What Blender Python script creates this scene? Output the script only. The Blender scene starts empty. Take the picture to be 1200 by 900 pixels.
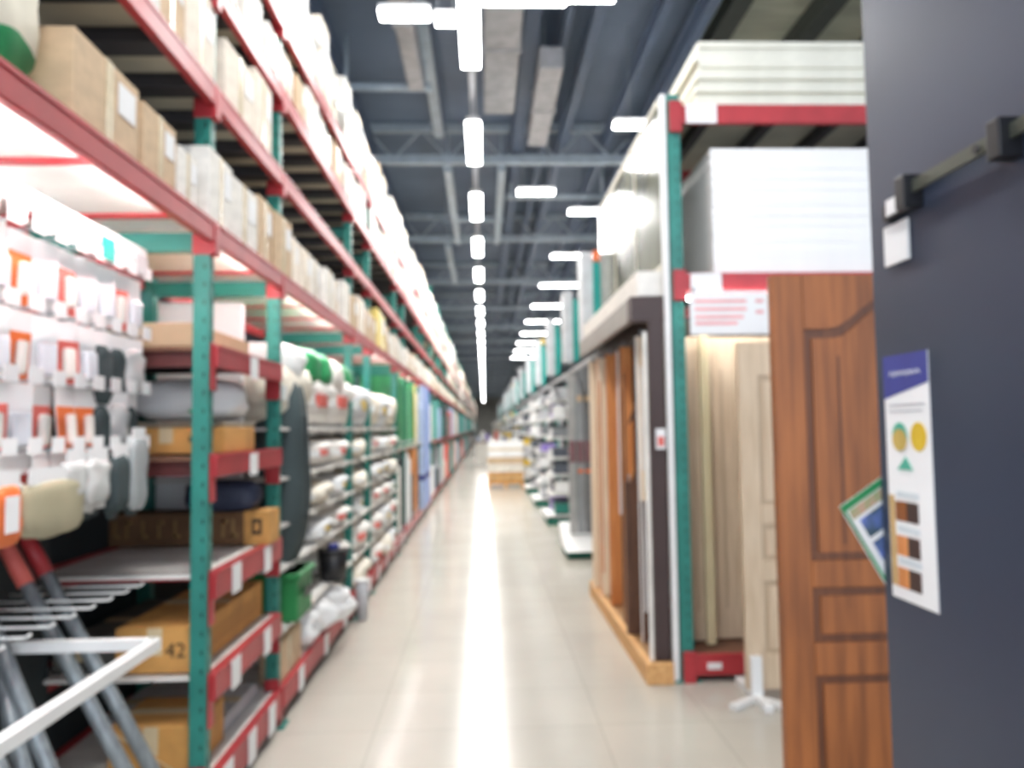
import bpy, bmesh, math, random
from mathutils import Vector, Matrix, noise
random.seed(11)
S = bpy.context.scene
COL = S.collection

# ------------------------------------------------------------------ camera
F = 900.0
CAMH = 1.6
cam_data = bpy.data.cameras.new('camera')
cam = bpy.data.objects.new('camera', cam_data); COL.objects.link(cam)
cam_data.sensor_width = 36; cam_data.lens = 27.0
cam_data.clip_start = 0.05; cam_data.clip_end = 400
YAW = math.atan(33/F); PITCH = math.atan(51/F); ROLL = 0.014
fwd = Vector((math.sin(YAW)*math.cos(PITCH), math.cos(YAW)*math.cos(PITCH), math.sin(PITCH)))
right = fwd.cross(Vector((0, 0, 1))).normalized(); up = right.cross(fwd)
r2 = right*math.cos(ROLL) - up*math.sin(ROLL)
u2 = up*math.cos(ROLL) + right*math.sin(ROLL)
M = Matrix((r2, u2, -fwd)).transposed().to_4x4()
M.translation = Vector((0, 0, CAMH))
cam.matrix_world = M
cam_data.dof.use_dof = True
cam_data.dof.focus_distance = 0.28
cam_data.dof.aperture_fstop = 11.5
S.camera = cam

# ------------------------------------------------------------------ light and exposure
S.view_settings.view_transform = 'Standard'
S.view_settings.look = 'None'
S.view_settings.gamma = 1
S.view_settings.use_curve_mapping = False
S.view_settings.exposure = 0.38
W = bpy.data.worlds.new('world'); S.world = W; W.use_nodes = True
W.node_tree.nodes['Background'].inputs[0].default_value = (0.80, 0.88, 1.0, 1)
W.node_tree.nodes['Background'].inputs[1].default_value = 2.1
def area(name, loc, size, size_y, power, color=(1, 1, 1), rot=(0, 0, 0)):
    l = bpy.data.lights.new(name, 'AREA'); l.shape = 'RECTANGLE'; l.size = size; l.size_y = size_y
    l.energy = power; l.color = color
    o = bpy.data.objects.new(name, l); COL.objects.link(o); o.location = loc; o.rotation_euler = rot
    return o
LAMP_H = 5.6
LAMP_X = -0.10
LAMP_YS = [7.5 + 3.1*k for k in range(36)]
for k, y in enumerate([1.2, 4.0] + LAMP_YS[:3]):
    area('aisle_light', (LAMP_X, y, LAMP_H-0.12), 0.2, 1.5, 75, (1, 0.98, 0.95))
for y in (17, 26, 38, 54, 75, 98, 120):
    area('aisle_light', (LAMP_X, y, LAMP_H-0.2), 0.25, 7, 300, (1, 0.98, 0.95))

# ------------------------------------------------------------------ materials
def lin(c):
    c = c/255.0
    return c/12.92 if c <= 0.04045 else ((c+0.055)/1.055)**2.4
def rgb(t): return (lin(t[0]), lin(t[1]), lin(t[2]), 1)
MATS = {}
def mat(name, c, rough=0.6, metal=0.0, var=0.06, scale=6.0, emit=None, es=0.0, stretch=(1, 1, 1), alpha=1.0, c2=None, bump=0.0, trans=0.0):
    if name in MATS: return MATS[name]
    m = bpy.data.materials.new(name); m.use_nodes = True
    nt = m.node_tree; b = nt.nodes['Principled BSDF']
    b.inputs['Roughness'].default_value = rough; b.inputs['Metallic'].default_value = metal
    base = rgb(c)
    tc = nt.nodes.new('ShaderNodeTexCoord'); mp = nt.nodes.new('ShaderNodeMapping'); mp.inputs['Scale'].default_value = stretch
    ns = nt.nodes.new('ShaderNodeTexNoise'); ns.inputs['Scale'].default_value = scale; ns.inputs['Detail'].default_value = 4
    rp = nt.nodes.new('ShaderNodeValToRGB')
    lo = rgb(c2) if c2 else tuple(v*(1-var*2) for v in base[:3])+(1,)
    hi = base if c2 else tuple(min(1, v*(1+var)) for v in base[:3])+(1,)
    rp.color_ramp.elements[0].position = 0.35; rp.color_ramp.elements[0].color = lo
    rp.color_ramp.elements[1].position = 0.65; rp.color_ramp.elements[1].color = hi
    nt.links.new(tc.outputs['Object'], mp.inputs[0]); nt.links.new(mp.outputs[0], ns.inputs['Vector'])
    nt.links.new(ns.outputs['Fac'], rp.inputs[0]); nt.links.new(rp.outputs[0], b.inputs['Base Color'])
    if bump:
        bp = nt.nodes.new('ShaderNodeBump'); bp.inputs['Strength'].default_value = bump
        nt.links.new(ns.outputs['Fac'], bp.inputs['Height']); nt.links.new(bp.outputs[0], b.inputs['Normal'])
    if emit:
        b.inputs['Emission Color'].default_value = rgb(emit); b.inputs['Emission Strength'].default_value = es
    if alpha < 1: b.inputs['Alpha'].default_value = alpha
    if trans: b.inputs['Transmission Weight'].default_value = trans
    MATS[name] = m
    return m
green = mat('teal_green_paint', (44, 130, 118), 0.4, var=0.08)
green_dk = mat('slot_dark', (18, 40, 38), 0.8)
red = mat('red_paint', (178, 52, 58), 0.4, var=0.08)
white_deck = mat('white_deck', (232, 228, 222), 0.5)
olive = mat('galvanised_deck', (196, 192, 174), 0.6, var=0.12, scale=2)
darkbar = mat('dark_steel', (48, 46, 50), 0.5)
brown_deck = mat('brown_board', (120, 82, 62), 0.6, var=0.15)
white = mat('white_paint', (238, 238, 236), 0.45, var=0.02)
paper = mat('white_paper', (240, 240, 240), 0.7, var=0.01)
cream = mat('cream_card', (236, 224, 208), 0.75)
pale = mat('pale_card', (238, 234, 226), 0.75)
tan = mat('tan_card', (208, 180, 146), 0.75)
kraft = mat('kraft_card', (205, 152, 84), 0.75, var=0.1)
kraft_dk = mat('brown_card', (112, 80, 52), 0.8, var=0.12)
tape = mat('packing_tape', (214, 196, 160), 0.25)
grey = mat('grey_plastic', (130, 134, 138), 0.4)
ltgrey = mat('light_grey', (190, 192, 196), 0.5)
dkgrey = mat('dark_grey_fabric', (62, 74, 76), 0.8)
black = mat('black_plastic', (28, 28, 32), 0.4)
orange = mat('orange_print', (236, 118, 58), 0.5)
pink = mat('faded_red_print', (226, 110, 100), 0.5)
redprint = mat('deep_red_print', (150, 40, 36), 0.5)
teal = mat('teal_sign', (30, 160, 150), 0.4)
bluep = mat('blue_panel', (90, 130, 215), 0.4)
palebl = mat('pale_blue_panel', (190, 208, 240), 0.4)
navy = mat('navy_print', (56, 62, 140), 0.5)
yellow = mat('yellow_print', (226, 190, 50), 0.5)
yelcream = mat('yellow_cream', (240, 218, 130), 0.6)
purp = mat('violet_print', (150, 130, 205), 0.5)
gpack = mat('green_pack', (48, 150, 92), 0.5, var=0.2, scale=3)
gcrate = mat('green_crate', (40, 130, 70), 0.5)
film = mat('clear_film', (225, 230, 230), 0.2, var=0.05, alpha=0.55, bump=0.5, scale=9)
steel = mat('steel_tube', (150, 158, 162), 0.35, metal=0.3, var=0.12, stretch=(8, 8, 1))
lampm = mat('lamp_diffuser', (255, 255, 255), 0.5, emit=(255, 255, 255), es=14.0)
ledm = mat('led_tube', (255, 255, 255), 0.5, emit=(255, 255, 255), es=70.0)
darkback = mat('dark_back_panel', (40, 50, 54), 0.7)

def wood(name, c, c2, rough=0.45, scale=5, st=(9, 9, 0.6)):
    return mat(name, c, rough, c2=c2, scale=scale, stretch=st, bump=0.03)
oak = wood('red_brown_wood', (158, 92, 42), (122, 68, 28), 0.5, scale=3)
oak_dk = wood('groove_brown_wood', (110, 62, 28), (88, 46, 20), 0.5)
beige = wood('beige_wood', (222, 200, 172), (204, 180, 150), 0.5)
beige_lt = wood('pale_pine', (226, 212, 172), (210, 192, 150), 0.5)
pine = wood('pine_timber', (226, 178, 118), (204, 150, 92), 0.6, st=(9, 0.7, 9))
creamwood = wood('cream_door_skin', (252, 234, 208), (240, 214, 182), 0.5)
orwood = wood('orange_wood', (224, 152, 90), (200, 120, 62), 0.5)
brwood = wood('walnut_skin', (112, 78, 58), (84, 56, 42), 0.5)
dkbrown = mat('dark_brown_laminate', (68, 52, 50), 0.5, var=0.04)
greyfr = mat('grey_laminate', (150, 146, 140), 0.45, var=0.05)

# ------------------------------------------------------------------ mesh helpers
class MB:
    def __init__(s): s.bm = bmesh.new(); s.mats = []
    def mi(s, m):
        if m not in s.mats: s.mats.append(m)
        return s.mats.index(m)
    def box(s, x0, x1, y0, y1, z0, z1, m, bev=0.0, mtx=None):
        i = s.mi(m)
        r = bmesh.ops.create_cube(s.bm, size=1)
        vs = r['verts']
        for v in vs:
            v.co = Vector(((x0+x1)/2+v.co.x*(x1-x0), (y0+y1)/2+v.co.y*(y1-y0), (z0+z1)/2+v.co.z*(z1-z0)))
        fs = set(f for v in vs for f in v.link_faces)
        for f in fs: f.material_index = i
        if bev:
            es = list(set(e for v in vs for e in v.link_edges))
            g = bmesh.ops.bevel(s.bm, geom=es, offset=bev, segments=2, affect='EDGES', profile=0.5)
            vs = list(set(v for f in g['faces'] for v in f.verts)) + [v for v in vs if v.is_valid]
            vs = list(set(vs))
            for f in set(f for v in vs for f in v.link_faces): f.material_index = i
        if mtx:
            for v in set(vs): v.co = mtx @ v.co
        return s
    def bar(s, p, q, w, h, m):
        p = Vector(p); q = Vector(q); d = q-p; L = d.length; z = d.normalized()
        a = Vector((0, 0, 1)) if abs(z.z) < 0.95 else Vector((0, 1, 0))
        x = a.cross(z).normalized(); y = z.cross(x)
        mt = Matrix((x, y, z)).transposed().to_4x4(); mt.translation = (p+q)/2
        return s.box(-w/2, w/2, -h/2, h/2, -L/2, L/2, m, mtx=mt)
    def tube(s, p, q, r, m, seg=12, r2=None):
        p = Vector(p); q = Vector(q); d = q-p; L = d.length; z = d.normalized()
        a = Vector((0, 0, 1)) if abs(z.z) < 0.95 else Vector((0, 1, 0))
        x = a.cross(z).normalized(); y = z.cross(x)
        mt = Matrix((x, y, z)).transposed().to_4x4(); mt.translation = (p+q)/2
        g = bmesh.ops.create_cone(s.bm, cap_ends=True, segments=seg, radius1=r, radius2=r if r2 is None else r2, depth=L, matrix=mt)
        i = s.mi(m)
        for f in set(f for v in g['verts'] for f in v.link_faces):
            f.material_index = i
            if len(f.verts) == 4: f.smooth = True
        return s
    def prism(s, pts, d0, d1, m, axis='y'):
        """polygon pts in the plane across the axis, extruded from d0 to d1"""
        i = s.mi(m)
        def co(a, b, d):
            return (a, d, b) if axis == 'y' else ((d, a, b) if axis == 'x' else (a, b, d))
        v0 = [s.bm.verts.new(co(a, b, d0)) for a, b in pts]; v1 = [s.bm.verts.new(co(a, b, d1)) for a, b in pts]
        n = len(pts); fs = [s.bm.faces.new(v0[::-1]), s.bm.faces.new(v1)]
        for k in range(n): fs.append(s.bm.faces.new((v0[k], v0[(k+1) % n], v1[(k+1) % n], v1[k])))
        for f in fs: f.material_index = i
        return s
    def pillow(s, cx, cy, cz, lx, ly, lz, m, seed=0, p=3.0, amp=0.06, n=12, mband=None):
        g = bmesh.ops.create_uvsphere(s.bm, u_segments=n*2, v_segments=n, radius=1)
        i = s.mi(m)
        for v in g['verts']:
            c = v.co; k = (abs(c.x)**p+abs(c.y)**p+abs(c.z)**p)**(-1/p)
            c = c*k
            w = 1+amp*noise.noise(Vector((c.x*1.7+seed, c.y*1.7, c.z*1.7)))*2
            v.co = Vector((cx+c.x*lx/2*w, cy+c.y*ly/2*w, cz+c.z*lz/2*(1+amp*noise.noise(Vector((c.x*2, c.y*2+seed, c.z))))))
        for f in set(f for v in g['verts'] for f in v.link_faces):
            f.material_index = i; f.smooth = True
            if mband:
                zc = sum(v.co.z for v in f.verts)/len(f.verts)
                mm = mband((zc-cz)/lz+0.5, f.calc_center_median())
                if mm: f.material_index = s.mi(mm)
        return s
    def mesh(s, name):
        bmesh.ops.recalc_face_normals(s.bm, faces=s.bm.faces)
        me = bpy.data.meshes.new(name); s.bm.to_mesh(me); s.bm.free()
        for m in s.mats: me.materials.append(m)
        return me
    def build(s, name, parent=None, label=None, cat=None, group=None, kind=None, loc=None):
        o = bpy.data.objects.new(name, s.mesh(name)); COL.objects.link(o)
        if parent: o.parent = parent
        if loc: o.location = loc
        return tag(o, label, cat, group, kind)
def tag(o, label=None, cat=None, group=None, kind=None):
    if label: o['label'] = label
    if cat: o['category'] = cat
    if group: o['group'] = group
    if kind: o['kind'] = kind
    return o
def empty(name, loc=(0, 0, 0), rz=0.0, label=None, cat=None, group=None):
    o = bpy.data.objects.new(name, None); COL.objects.link(o); o.location = loc; o.rotation_euler = (0, 0, rz)
    o.empty_display_size = 0.1
    return tag(o, label, cat, group)
def copy_tree(o, parent=None):
    c = o.copy(); COL.objects.link(c)
    if parent: c.parent = parent
    for ch in KIDS.get(o.name, []): copy_tree(ch, c)
    return c
KIDS = {}
def proto_done(root):
    for o in list(bpy.data.objects):
        if o.parent: KIDS.setdefault(o.parent.name, [])
    KIDS[root.name] = [o for o in bpy.data.objects if o.parent == root]
    for k in KIDS[root.name]: KIDS[k.name] = [o for o in bpy.data.objects if o.parent == k]
ORD = 'first second third fourth fifth sixth seventh eighth ninth tenth eleventh twelfth thirteenth fourteenth fifteenth sixteenth seventeenth eighteenth nineteenth twentieth'.split()
TENS = {2: 'twenty', 3: 'thirty', 4: 'forty', 5: 'fifty', 6: 'sixty', 7: 'seventy', 8: 'eighty', 9: 'ninety'}
def ordw(n):   # 1-based
    if n <= 20: return ORD[n-1]
    t, u = divmod(n, 10)
    return TENS[t]+'-'+ORD[u-1] if u else TENS[t][:-1]+'ieth'

# ------------------------------------------------------------------ structure
def floor_mat():
    m = bpy.data.materials.new('polished_floor'); m.use_nodes = True; nt = m.node_tree; b = nt.nodes['Principled BSDF']
    tc = nt.nodes.new('ShaderNodeTexCoord')
    br = nt.nodes.new('ShaderNodeTexBrick'); br.inputs['Scale'].default_value = 1.0
    br.offset = 0; br.inputs['Brick Width'].default_value = 0.6; br.inputs['Row Height'].default_value = 0.6
    br.inputs['Mortar Size'].default_value = 0.004
    br.inputs['Color1'].default_value = rgb((206, 200, 188)); br.inputs['Color2'].default_value = rgb((201, 195, 183)); br.inputs['Mortar'].default_value = rgb((186, 180, 168))
    ns = nt.nodes.new('ShaderNodeTexNoise'); ns.inputs['Scale'].default_value = 1.3; ns.inputs['Detail'].default_value = 6
    mx = nt.nodes.new('ShaderNodeMix'); mx.data_type = 'RGBA'; mx.blend_type = 'MULTIPLY'; mx.inputs[0].default_value = 0.25
    nt.links.new(tc.outputs['Object'], br.inputs['Vector']); nt.links.new(tc.outputs['Object'], ns.inputs['Vector'])
    nt.links.new(br.outputs['Color'], mx.inputs[6]); nt.links.new(ns.outputs['Fac'], mx.inputs[7]); nt.links.new(mx.outputs[2], b.inputs['Base Color'])
    b.inputs['Roughness'].default_value = 0.17
    b.inputs['Specular IOR Level'].default_value = 0.28
    return m
MB().box(-9, 9, -4, 130, -0.1, 0, floor_mat()).build('floor', kind='structure')
roofm = mat('slate_blue_roof', (106, 122, 144), 0.6, var=0.12, scale=0.6)
roofl = mat('olive_roof_sheet', (158, 162, 146), 0.6, var=0.1, scale=1.2, stretch=(1, 6, 1))
MB().box(-9, 2.9, -4, 130, 7.2, 7.3, roofm).build('ceiling', kind='structure')
MB().box(2.9, 9, 17, 130, 7.2, 7.3, roofm).build('ceiling', kind='structure')
MB().box(2.9, 9, -4, 17, 7.2, 7.3, roofl).build('ceiling', kind='structure')
wallm = mat('wall_paint', (120, 128, 138), 0.8, scale=1)
wallb = mat('far_wall_paint', (170, 170, 165), 0.8, scale=1)
MB().box(-9.1, -9, -4, 130, 0, 7.3, wallm).build('wall_left', kind='structure')
MB().box(9, 9.1, -4, 130, 0, 7.3, wallm).build('wall_right', kind='structure')
MB().box(-9, 9, 130, 130.1, 0, 7.3, wallb).build('wall_back', kind='structure')

# roof steelwork
trussm = mat('truss_grey', (176, 190, 200), 0.5)
girdm = mat('dark_girder', (84, 100, 124), 0.5)
purlm = mat('dark_purlin', (52, 58, 54), 0.6)
trs = []
for k in range(20):
    y = 13.9+5.9*k
    m = MB()
    m.box(-8.9, 8.9, y-.07, y+.07, 6.45, 6.6, trussm); m.box(-8.9, 8.9, y-.06, y+.06, 7.05, 7.19, trussm)
    for j in range(18):
        x = -8.6+j; m.bar((x, y, 6.55), (x+.5, y, 7.1), .03, .03, trussm).bar((x+.5, y, 7.1), (x+1, y, 6.55), .03, .03, trussm)
    o = m.build('roof_truss', label='grey steel lattice truss across the roof, %s one beyond the nearest lamps' % ordw(k+1), cat='truss', group='roof trusses', kind='thing')
for k, (x, w, h, y0, y1) in enumerate([(-2.1, .22, .3, -3, 129), (-3.6, .14, .2, -3, 129), (-.75, .16, .12, 8, 13.6), (0.66, .2, .3, -3, 129), (1.15, .08, .1, 8, 40), (1.5, .14, .2, -3, 60), (2.3, .1, .2, -3, 60), (2.85, .14, .24, -3, 129)]):
    MB().box(x-w/2, x+w/2, y0, y1, 6.95-h, 6.95, girdm if k != 2 else trussm).box(x-w/2-.04, x+w/2+.04, y0, y1, 6.93, 6.95, girdm).build('roof_girder', label='dark blue steel girder running along the roof, %s from the left' % ordw([2, 1, 3, 4, 5, 6, 7, 8][k]), cat='girder', group='roof girders', kind='thing')
for k, x in enumerate((3.3, 4.5, 5.65, 6.8, 7.9)):
    MB().box(x-.09, x+.09, -3, 16.9, 6.9, 7.19, purlm).box(x-.13, x+.13, -3, 16.9, 6.88, 6.9, purlm).build('roof_purlin', label='dark purlin under the pale roof sheets, %s from the aisle' % ordw(k+1), cat='purlin', group='roof purlins', kind='thing')
# cross pipes and brace frames under the roof
for k, (x0, x1, y, z) in enumerate([(-2.0, -.7, 10.7, 6.45), (.5, 2.6, 15.6, 6.35), (-.9, .5, 17.5, 6.4)]):
    MB().tube((x0, y, z), (x1, y, z), .06, trussm).tube((x0+.1, y, z), (x0+.1, y, 7.2), .03, trussm).tube((x1-.1, y, z), (x1-.1, y, 7.2), .03, trussm).build('ceiling_pipe', label=['grey cross pipe under the roof, left of the nearest lamp', 'grey cross pipe under the roof, right of the second lamp', 'grey cross pipe under the roof above the third lamp'][k], cat='pipe', group='ceiling pipes')
for k, (x, y0, y1) in enumerate([(-.62, 14, 19.7), (.38, 14, 19.7), (-.9, 20, 25)]):
    MB().bar((x, y0, 6.4), (x, y1, 6.4), .14, .1, trussm).bar((x, y0+.2, 6.4), (x, y0+.2, 7.2), .04, .04, trussm).build('ceiling_strut', label=['pale strut between the first two trusses, left of the lamps', 'pale strut between the first two trusses, right of the lamps', 'pale strut between the second and third trusses'][k], cat='strut', group='ceiling struts')
ductm = mat('galvanised_duct', (176, 176, 178), 0.5, var=0.1)
for k, (x0, x1, y0, y1) in enumerate([(.05, .5, 7.4, 11.3), (.78, 1.1, 9.8, 12.6), (-1.0, -.78, 7, 10.5)]):
    MB().box(x0, x1, y0, y1, 6.3, 6.6, ductm, bev=.02).box(x0-.02, x1+.02, (y0+y1)/2-.03, (y0+y1)/2+.03, 6.28, 6.62, ductm).tube((x0+.1, y0+.4, 6.6), (x0+.1, y0+.4, 7.2), .012, steel).tube((x0+.1, y1-.4, 6.6), (x0+.1, y1-.4, 7.2), .012, steel).build('air_duct', label=['pale box duct just right of the nearest lamp', 'short pale box duct further right of the nearest lamp', 'narrow pale box duct left of the nearest lamp'][k], cat='duct', group='air ducts')
# lamps in the central row
root = empty('ceiling_lamp', (LAMP_X, LAMP_YS[0], LAMP_H), label='x', cat='lamp', group='lamp row over the aisle')
MB().box(-.09, .09, -.8, .8, 0, .06, white, bev=.01).build('housing', root)
MB().box(-.1, .1, -.78, .78, -.045, -.001, lampm, bev=.015).build('diffuser', root)
MB().tube((0, -.6, .06), (0, -.6, .24), .006, steel).tube((0, .6, .06), (0, .6, .24), .006, steel).build('hanger', root)
proto_done(root)
lamp = root
for k, y in enumerate(LAMP_YS):
    o = lamp if k == 0 else copy_tree(lamp)
    o.location = (LAMP_X, y, LAMP_H)
    o['label'] = 'white tube lamp in the row above the aisle, %s from the camera' % ordw(k+1)
MB().box(LAMP_X-.03, LAMP_X+.03, -2, 129, LAMP_H+.24, LAMP_H+.29, mat('lamp_trunking', (205, 212, 225), .3)).box(LAMP_X-.04, LAMP_X+.04, -2, 129, LAMP_H+.285, LAMP_H+.3, white).build('ceiling_lamp_trunking', label='pale cable trunking that carries the aisle lamp row', cat='trunking')
cross = [(-.72, 7.2, .5), (-.33, 7.3, .22), (.42, 6.92, .8), (.92, 6.85, .7), (.92, 12.8, .65), (2.4, 9.9, 1.3)] + [(2.25, 14+3.7*k, 1.3) for k in range(9)]
for k, (x, y, w) in enumerate(cross):
    r = empty('ceiling_lamp', (x, y, LAMP_H), label='white lamp set crosswise, ' + (['small one left of the nearest aisle lamp', 'shortest one beside the nearest aisle lamp', 'long one right of the nearest aisle lamp', 'one furthest right at the top', 'one hanging alone beyond the ducts', 'one over the metal sheets'][k] if k < 6 else '%s in the receding row over the right gondolas' % ordw(k-5)), cat='lamp', group='crosswise ceiling lamps')
    MB().box(-w/2, w/2, -.06, .06, 0, .06, white, bev=.01).build('housing', r)
    MB().box(-w/2+.01, w/2-.01, -.09, .09, -.05, -.001, lampm, bev=.015).build('diffuser', r)
    MB().tube((-w/3, 0, .06), (-w/3, 0, 1.35), .006, steel).tube((w/3, 0, .06), (w/3, 0, 1.35), .006, steel).build('hanger', r)

# ------------------------------------------------------------------ left racks
RX = -1.165          # front post centre
RB = -1.85           # back post centre
LV = [2.47, 3.05, 3.53, 3.96]
def post_mesh(x, y, z1, detail=True):
    m = MB(); w = .033
    m.box(x-w, x+w, y-.004, y+.004, .01, z1, green).box(x-w, x-w+.006, y, y+.05, .01, z1, green).box(x+w-.006, x+w, y, y+.05, .01, z1, green)
    m.box(x-.07, x+.07, y-.03, y+.1, 0, .01, green)
    if detail:
        z = .1
        while z < z1-.05:
            for dx in (.014,): m.box(x+dx-.004, x+dx+.004, y-.006, y-.003, z, z+.02, green_dk)
            m.box(x+w-.004, x+w+.001, y+.025, y+.033, z, z+.03, green_dk)
            z += .075
    return m
def add_frame(root, y, top=None):
    top = 4.4 if y < 4.5 else 4.02
    post_mesh(RX, y, top).build('upright_post', root); post_mesh(RB, y, top, False).build('upright_post', root)
    for z in (2.39, 3.3):
        MB().box(RB, RX, y+.005, y+.05, z-.04, z+.04, green).build('frame_brace', root)
def add_level(root, y0, y1, z, deckm, bars, bh=.08, labels=0, conn=True, xbar=None, bmat=None):
    bmat = bmat or red
    m = MB()
    for (xa, xb) in ((RX+.02, RX+.055), (RB-.05, RB-.015)) if bmat is red else ((RX-.02, RX-.0), (RB-.05, RB-.015)):
        b = MB().box(xa, xb, y0+.04, y1-.005, z-bh, z, bmat, bev=.004)
        b.box(xa-.003, xb+.003, y0+.07, y1-.02, z-.012, z+.004, bmat)
        bo = b.build('beam', root)
        if xa > RX-.03 and conn:
            if z > 2.2: MB().box(RX-.038, RX+.058, y0-.008, y0+.055, z-bh-.05, z+.006, red, bev=.004).build('beam_connector', bo)
            else: MB().box(RX+.034, RX+.042, y0+.01, y0+.07, z-bh-.1, z+.01, red, bev=.002).build('beam_connector', bo)
            if z < .3: MB().box(RX-.038, RX+.042, y0-.012, y0-.005, z-bh-.05, z+.06, red, bev=.002).build('beam_connector', bo)
            if z < 2.2: MB().box(RX-.038, RX+.042, y1-.012, y1-.005, z-bh-.1, z+.006, red, bev=.002).build('beam_connector', bo)
        if xa > RX-.03:
            for k in range(labels):
                yy = y0+(k+.6)*(y1-y0)/(labels+.2)
                MB().box(xb+.003, xb+.006, yy-.06, yy+.06, z-bh-.02, z-.005, paper).build('price_tag', bo)
    MB().box(RB-.04, RX+.04, y0+.03, y1-.01, z-.02, z-.004, deckm).build('deck', root)
    up = z > 2.6; low = z > 2.3 and not up
    n = max(1, round((y1-y0)/(.38 if up else .62)))
    hw, zb = (.055, .07) if up else ((.022, .03) if low else (.03, .05))
    c0 = None
    for k in range(n):
        yy = y0+(k+.7)*(y1-y0)/n
        if c0 is None: c0 = c = MB().box(RB, RX+.02, -hw, hw, z-zb, z-.021, xbar or bars).box(RB, RX+.02, -hw-.008, hw+.008, z-.024, z-.0205, xbar or bars).build('deck_support', root)
        else: c = c0.copy(); COL.objects.link(c)
        c.location = (0, yy, 0)
BAYS = [0.72, 3.2, 4.28, 6.6, 7.65, 9.95, 11.0, 13.3, 14.35, 16.6]
BN = ['nearest bay, behind the hook display', 'narrow bay of long kraft boxes', 'wide bay of white sacks', 'second narrow bay, past the white sacks', 'bay with a yellow carton above', 'narrow bay of green packs', 'wide bay of white and brown boards', 'narrow bay with blue boards', 'last wide bay before the far run']
for k in range(len(BAYS)-1):
    y0, y1 = BAYS[k], BAYS[k+1]
    r = empty('pallet_rack', (0, 0, 0), label='green and red rack, ' + BN[k], cat='rack', group='rack bays along the left side')
    if k == 0: add_frame(r, y0)
    add_frame(r, y1)
    for j, z in enumerate(LV):
        add_level(r, y0, y1, z, white_deck if j == 0 else olive, red if j == 0 else darkbar, .085)
    if k == 0:
        MB().box(-1.81, -1.79, y0, y1+.06, .02, 1.32, darkback).build('back_panel', r)
    elif k == 1:
        for z, dm, bh, nl in ((1.96, brown_deck, .09, 1), (1.5, brown_deck, .09, 1), (1.02, white_deck, .11, 2), (.61, white_deck, .11, 2), (.2, white_deck, .13, 3)):
            add_level(r, y0, y1, z, dm, darkbar, bh, nl)
            if z > 1: MB().box(RB, RX, y0+.065, y0+.09, z-(.035 if z < 1.2 else .085), z-.004, red if z < 1.2 else mat('dark_red_rail', (96, 44, 42), .5)).box(RB, RX, y0+.06, y0+.066, z-.012, z-.004, tan if z > 1.2 else white).build('side_rail', r)
        MB().box(-1.93, -1.9, y0, y1, .02, 2.3, darkback).build('back_panel', r)
    else:
        for z in (1.62, 1.34, 1.08, .84, .5, .2) if k in (2, 3, 4) else (1.35, .2):
            add_level(r, y0, y1, z, white_deck, white_deck if z > .3 else darkbar, .025 if z > .3 else .12, 3 if z < .3 else 0, conn=z < .3, bmat=white if z > .3 else None)
        MB().box(-1.93, -1.9, y0, y1, .02, 2.3, darkback).build('back_panel', r)
# far run, one mesh per double bay
fm = MB()
for yy in (0, 2.3):
    for x in (RX, RB): fm.box(x-.042, x+.042, yy, yy+.07, 0, 4.7, green)
for z in LV+[.2, 1.35]:
    fm.box(RX+.02, RX+.055, .05, 3.35, z-.09, z, red); fm.box(RB, RX+.03, .02, 3.35, z-.02, z-.005, white_deck if z < 2.5 else olive)
fme = fm.mesh('far_rack')
for k in range(28):
    o = bpy.data.objects.new('pallet_rack', fme); COL.objects.link(o); o.location = (0, 16.65+3.35*k, 0)
    tag(o, 'green and red rack bay in the distant left run, %s past the blue boards' % ordw(k+1), 'rack', 'distant rack bays on the left')
# LED tubes under the lowest upper deck
for k, (y0, y1) in enumerate([(1.0, 2.9), (3.35, 4.15), (4.5, 6.4), (6.75, 7.5), (7.9, 9.7), (10.1, 10.9), (11.2, 13.1)]):
    for x in ((-1.162, -1.8) if k < 1 else (-1.162,)):
        r = empty('shelf_lamp', (x, (y0+y1)/2, LV[0]-(.03 if x > -1.5 else .095)), label='slim white tube lamp under the lowest upper deck, ' + (('front' if x > -1.5 else 'rear')+' one above the hook display' if k == 0 else '%s bay along' % ordw(k+1)), cat='lamp', group='tube lamps under the left deck')
        L = (y1-y0)/2
        MB().box(-.02, .02, -L, L, -.004, .008 if x > -1.5 else .03, white).build('housing', r)
        MB().tube((0, -L+.02, -.014), (0, L-.02, -.014), .01, ledm).build('tube', r)

# cartons -----------------------------------------------------------
def carton_proto(bm_, name='carton'):
    r = empty(name, (0, -500, 0), label='x', cat='box', group='cartons stored on the upper left decks')
    m = MB(); m.box(-1, 0, -.5, .5, 0, 1, bm_, bev=.012)
    m.box(-.99, -.01, -.49, .49, .5, .503, bm_); m.build('carton_body', r)
    MB().box(-.001, .004, -.06, .06, .02, .99, tape).box(-.98, 0, -.06, .06, 1.0, 1.004, tape).build('tape', r)
    MB().box(.001, .006, .14, .42, .48, .86, paper).build('shipping_label', r)
    proto_done(r); return r
protos = [carton_proto(cream), carton_proto(pale), carton_proto(tan), carton_proto(yelcream)]
cnames = ['cream', 'off-white', 'tan', 'yellow']
used = [0, 0, 0, 0]
def carton(x, y, z, d, w, h, ci, label, group=None, rz=0):
    o = copy_tree(protos[ci]) if used[ci] else protos[ci]; used[ci] = 1
    o.location = (x, y, z); o.scale = (d, w, h); o.rotation_euler = (0, 0, rz); o['label'] = label
    if group: o['group'] = group
    return o
tiers = ['lowest upper', 'second upper', 'third upper', 'top']
hs = [(.26, .34), (.27, .37), (.24, .34), (.36, .58)]
total = 0
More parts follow.
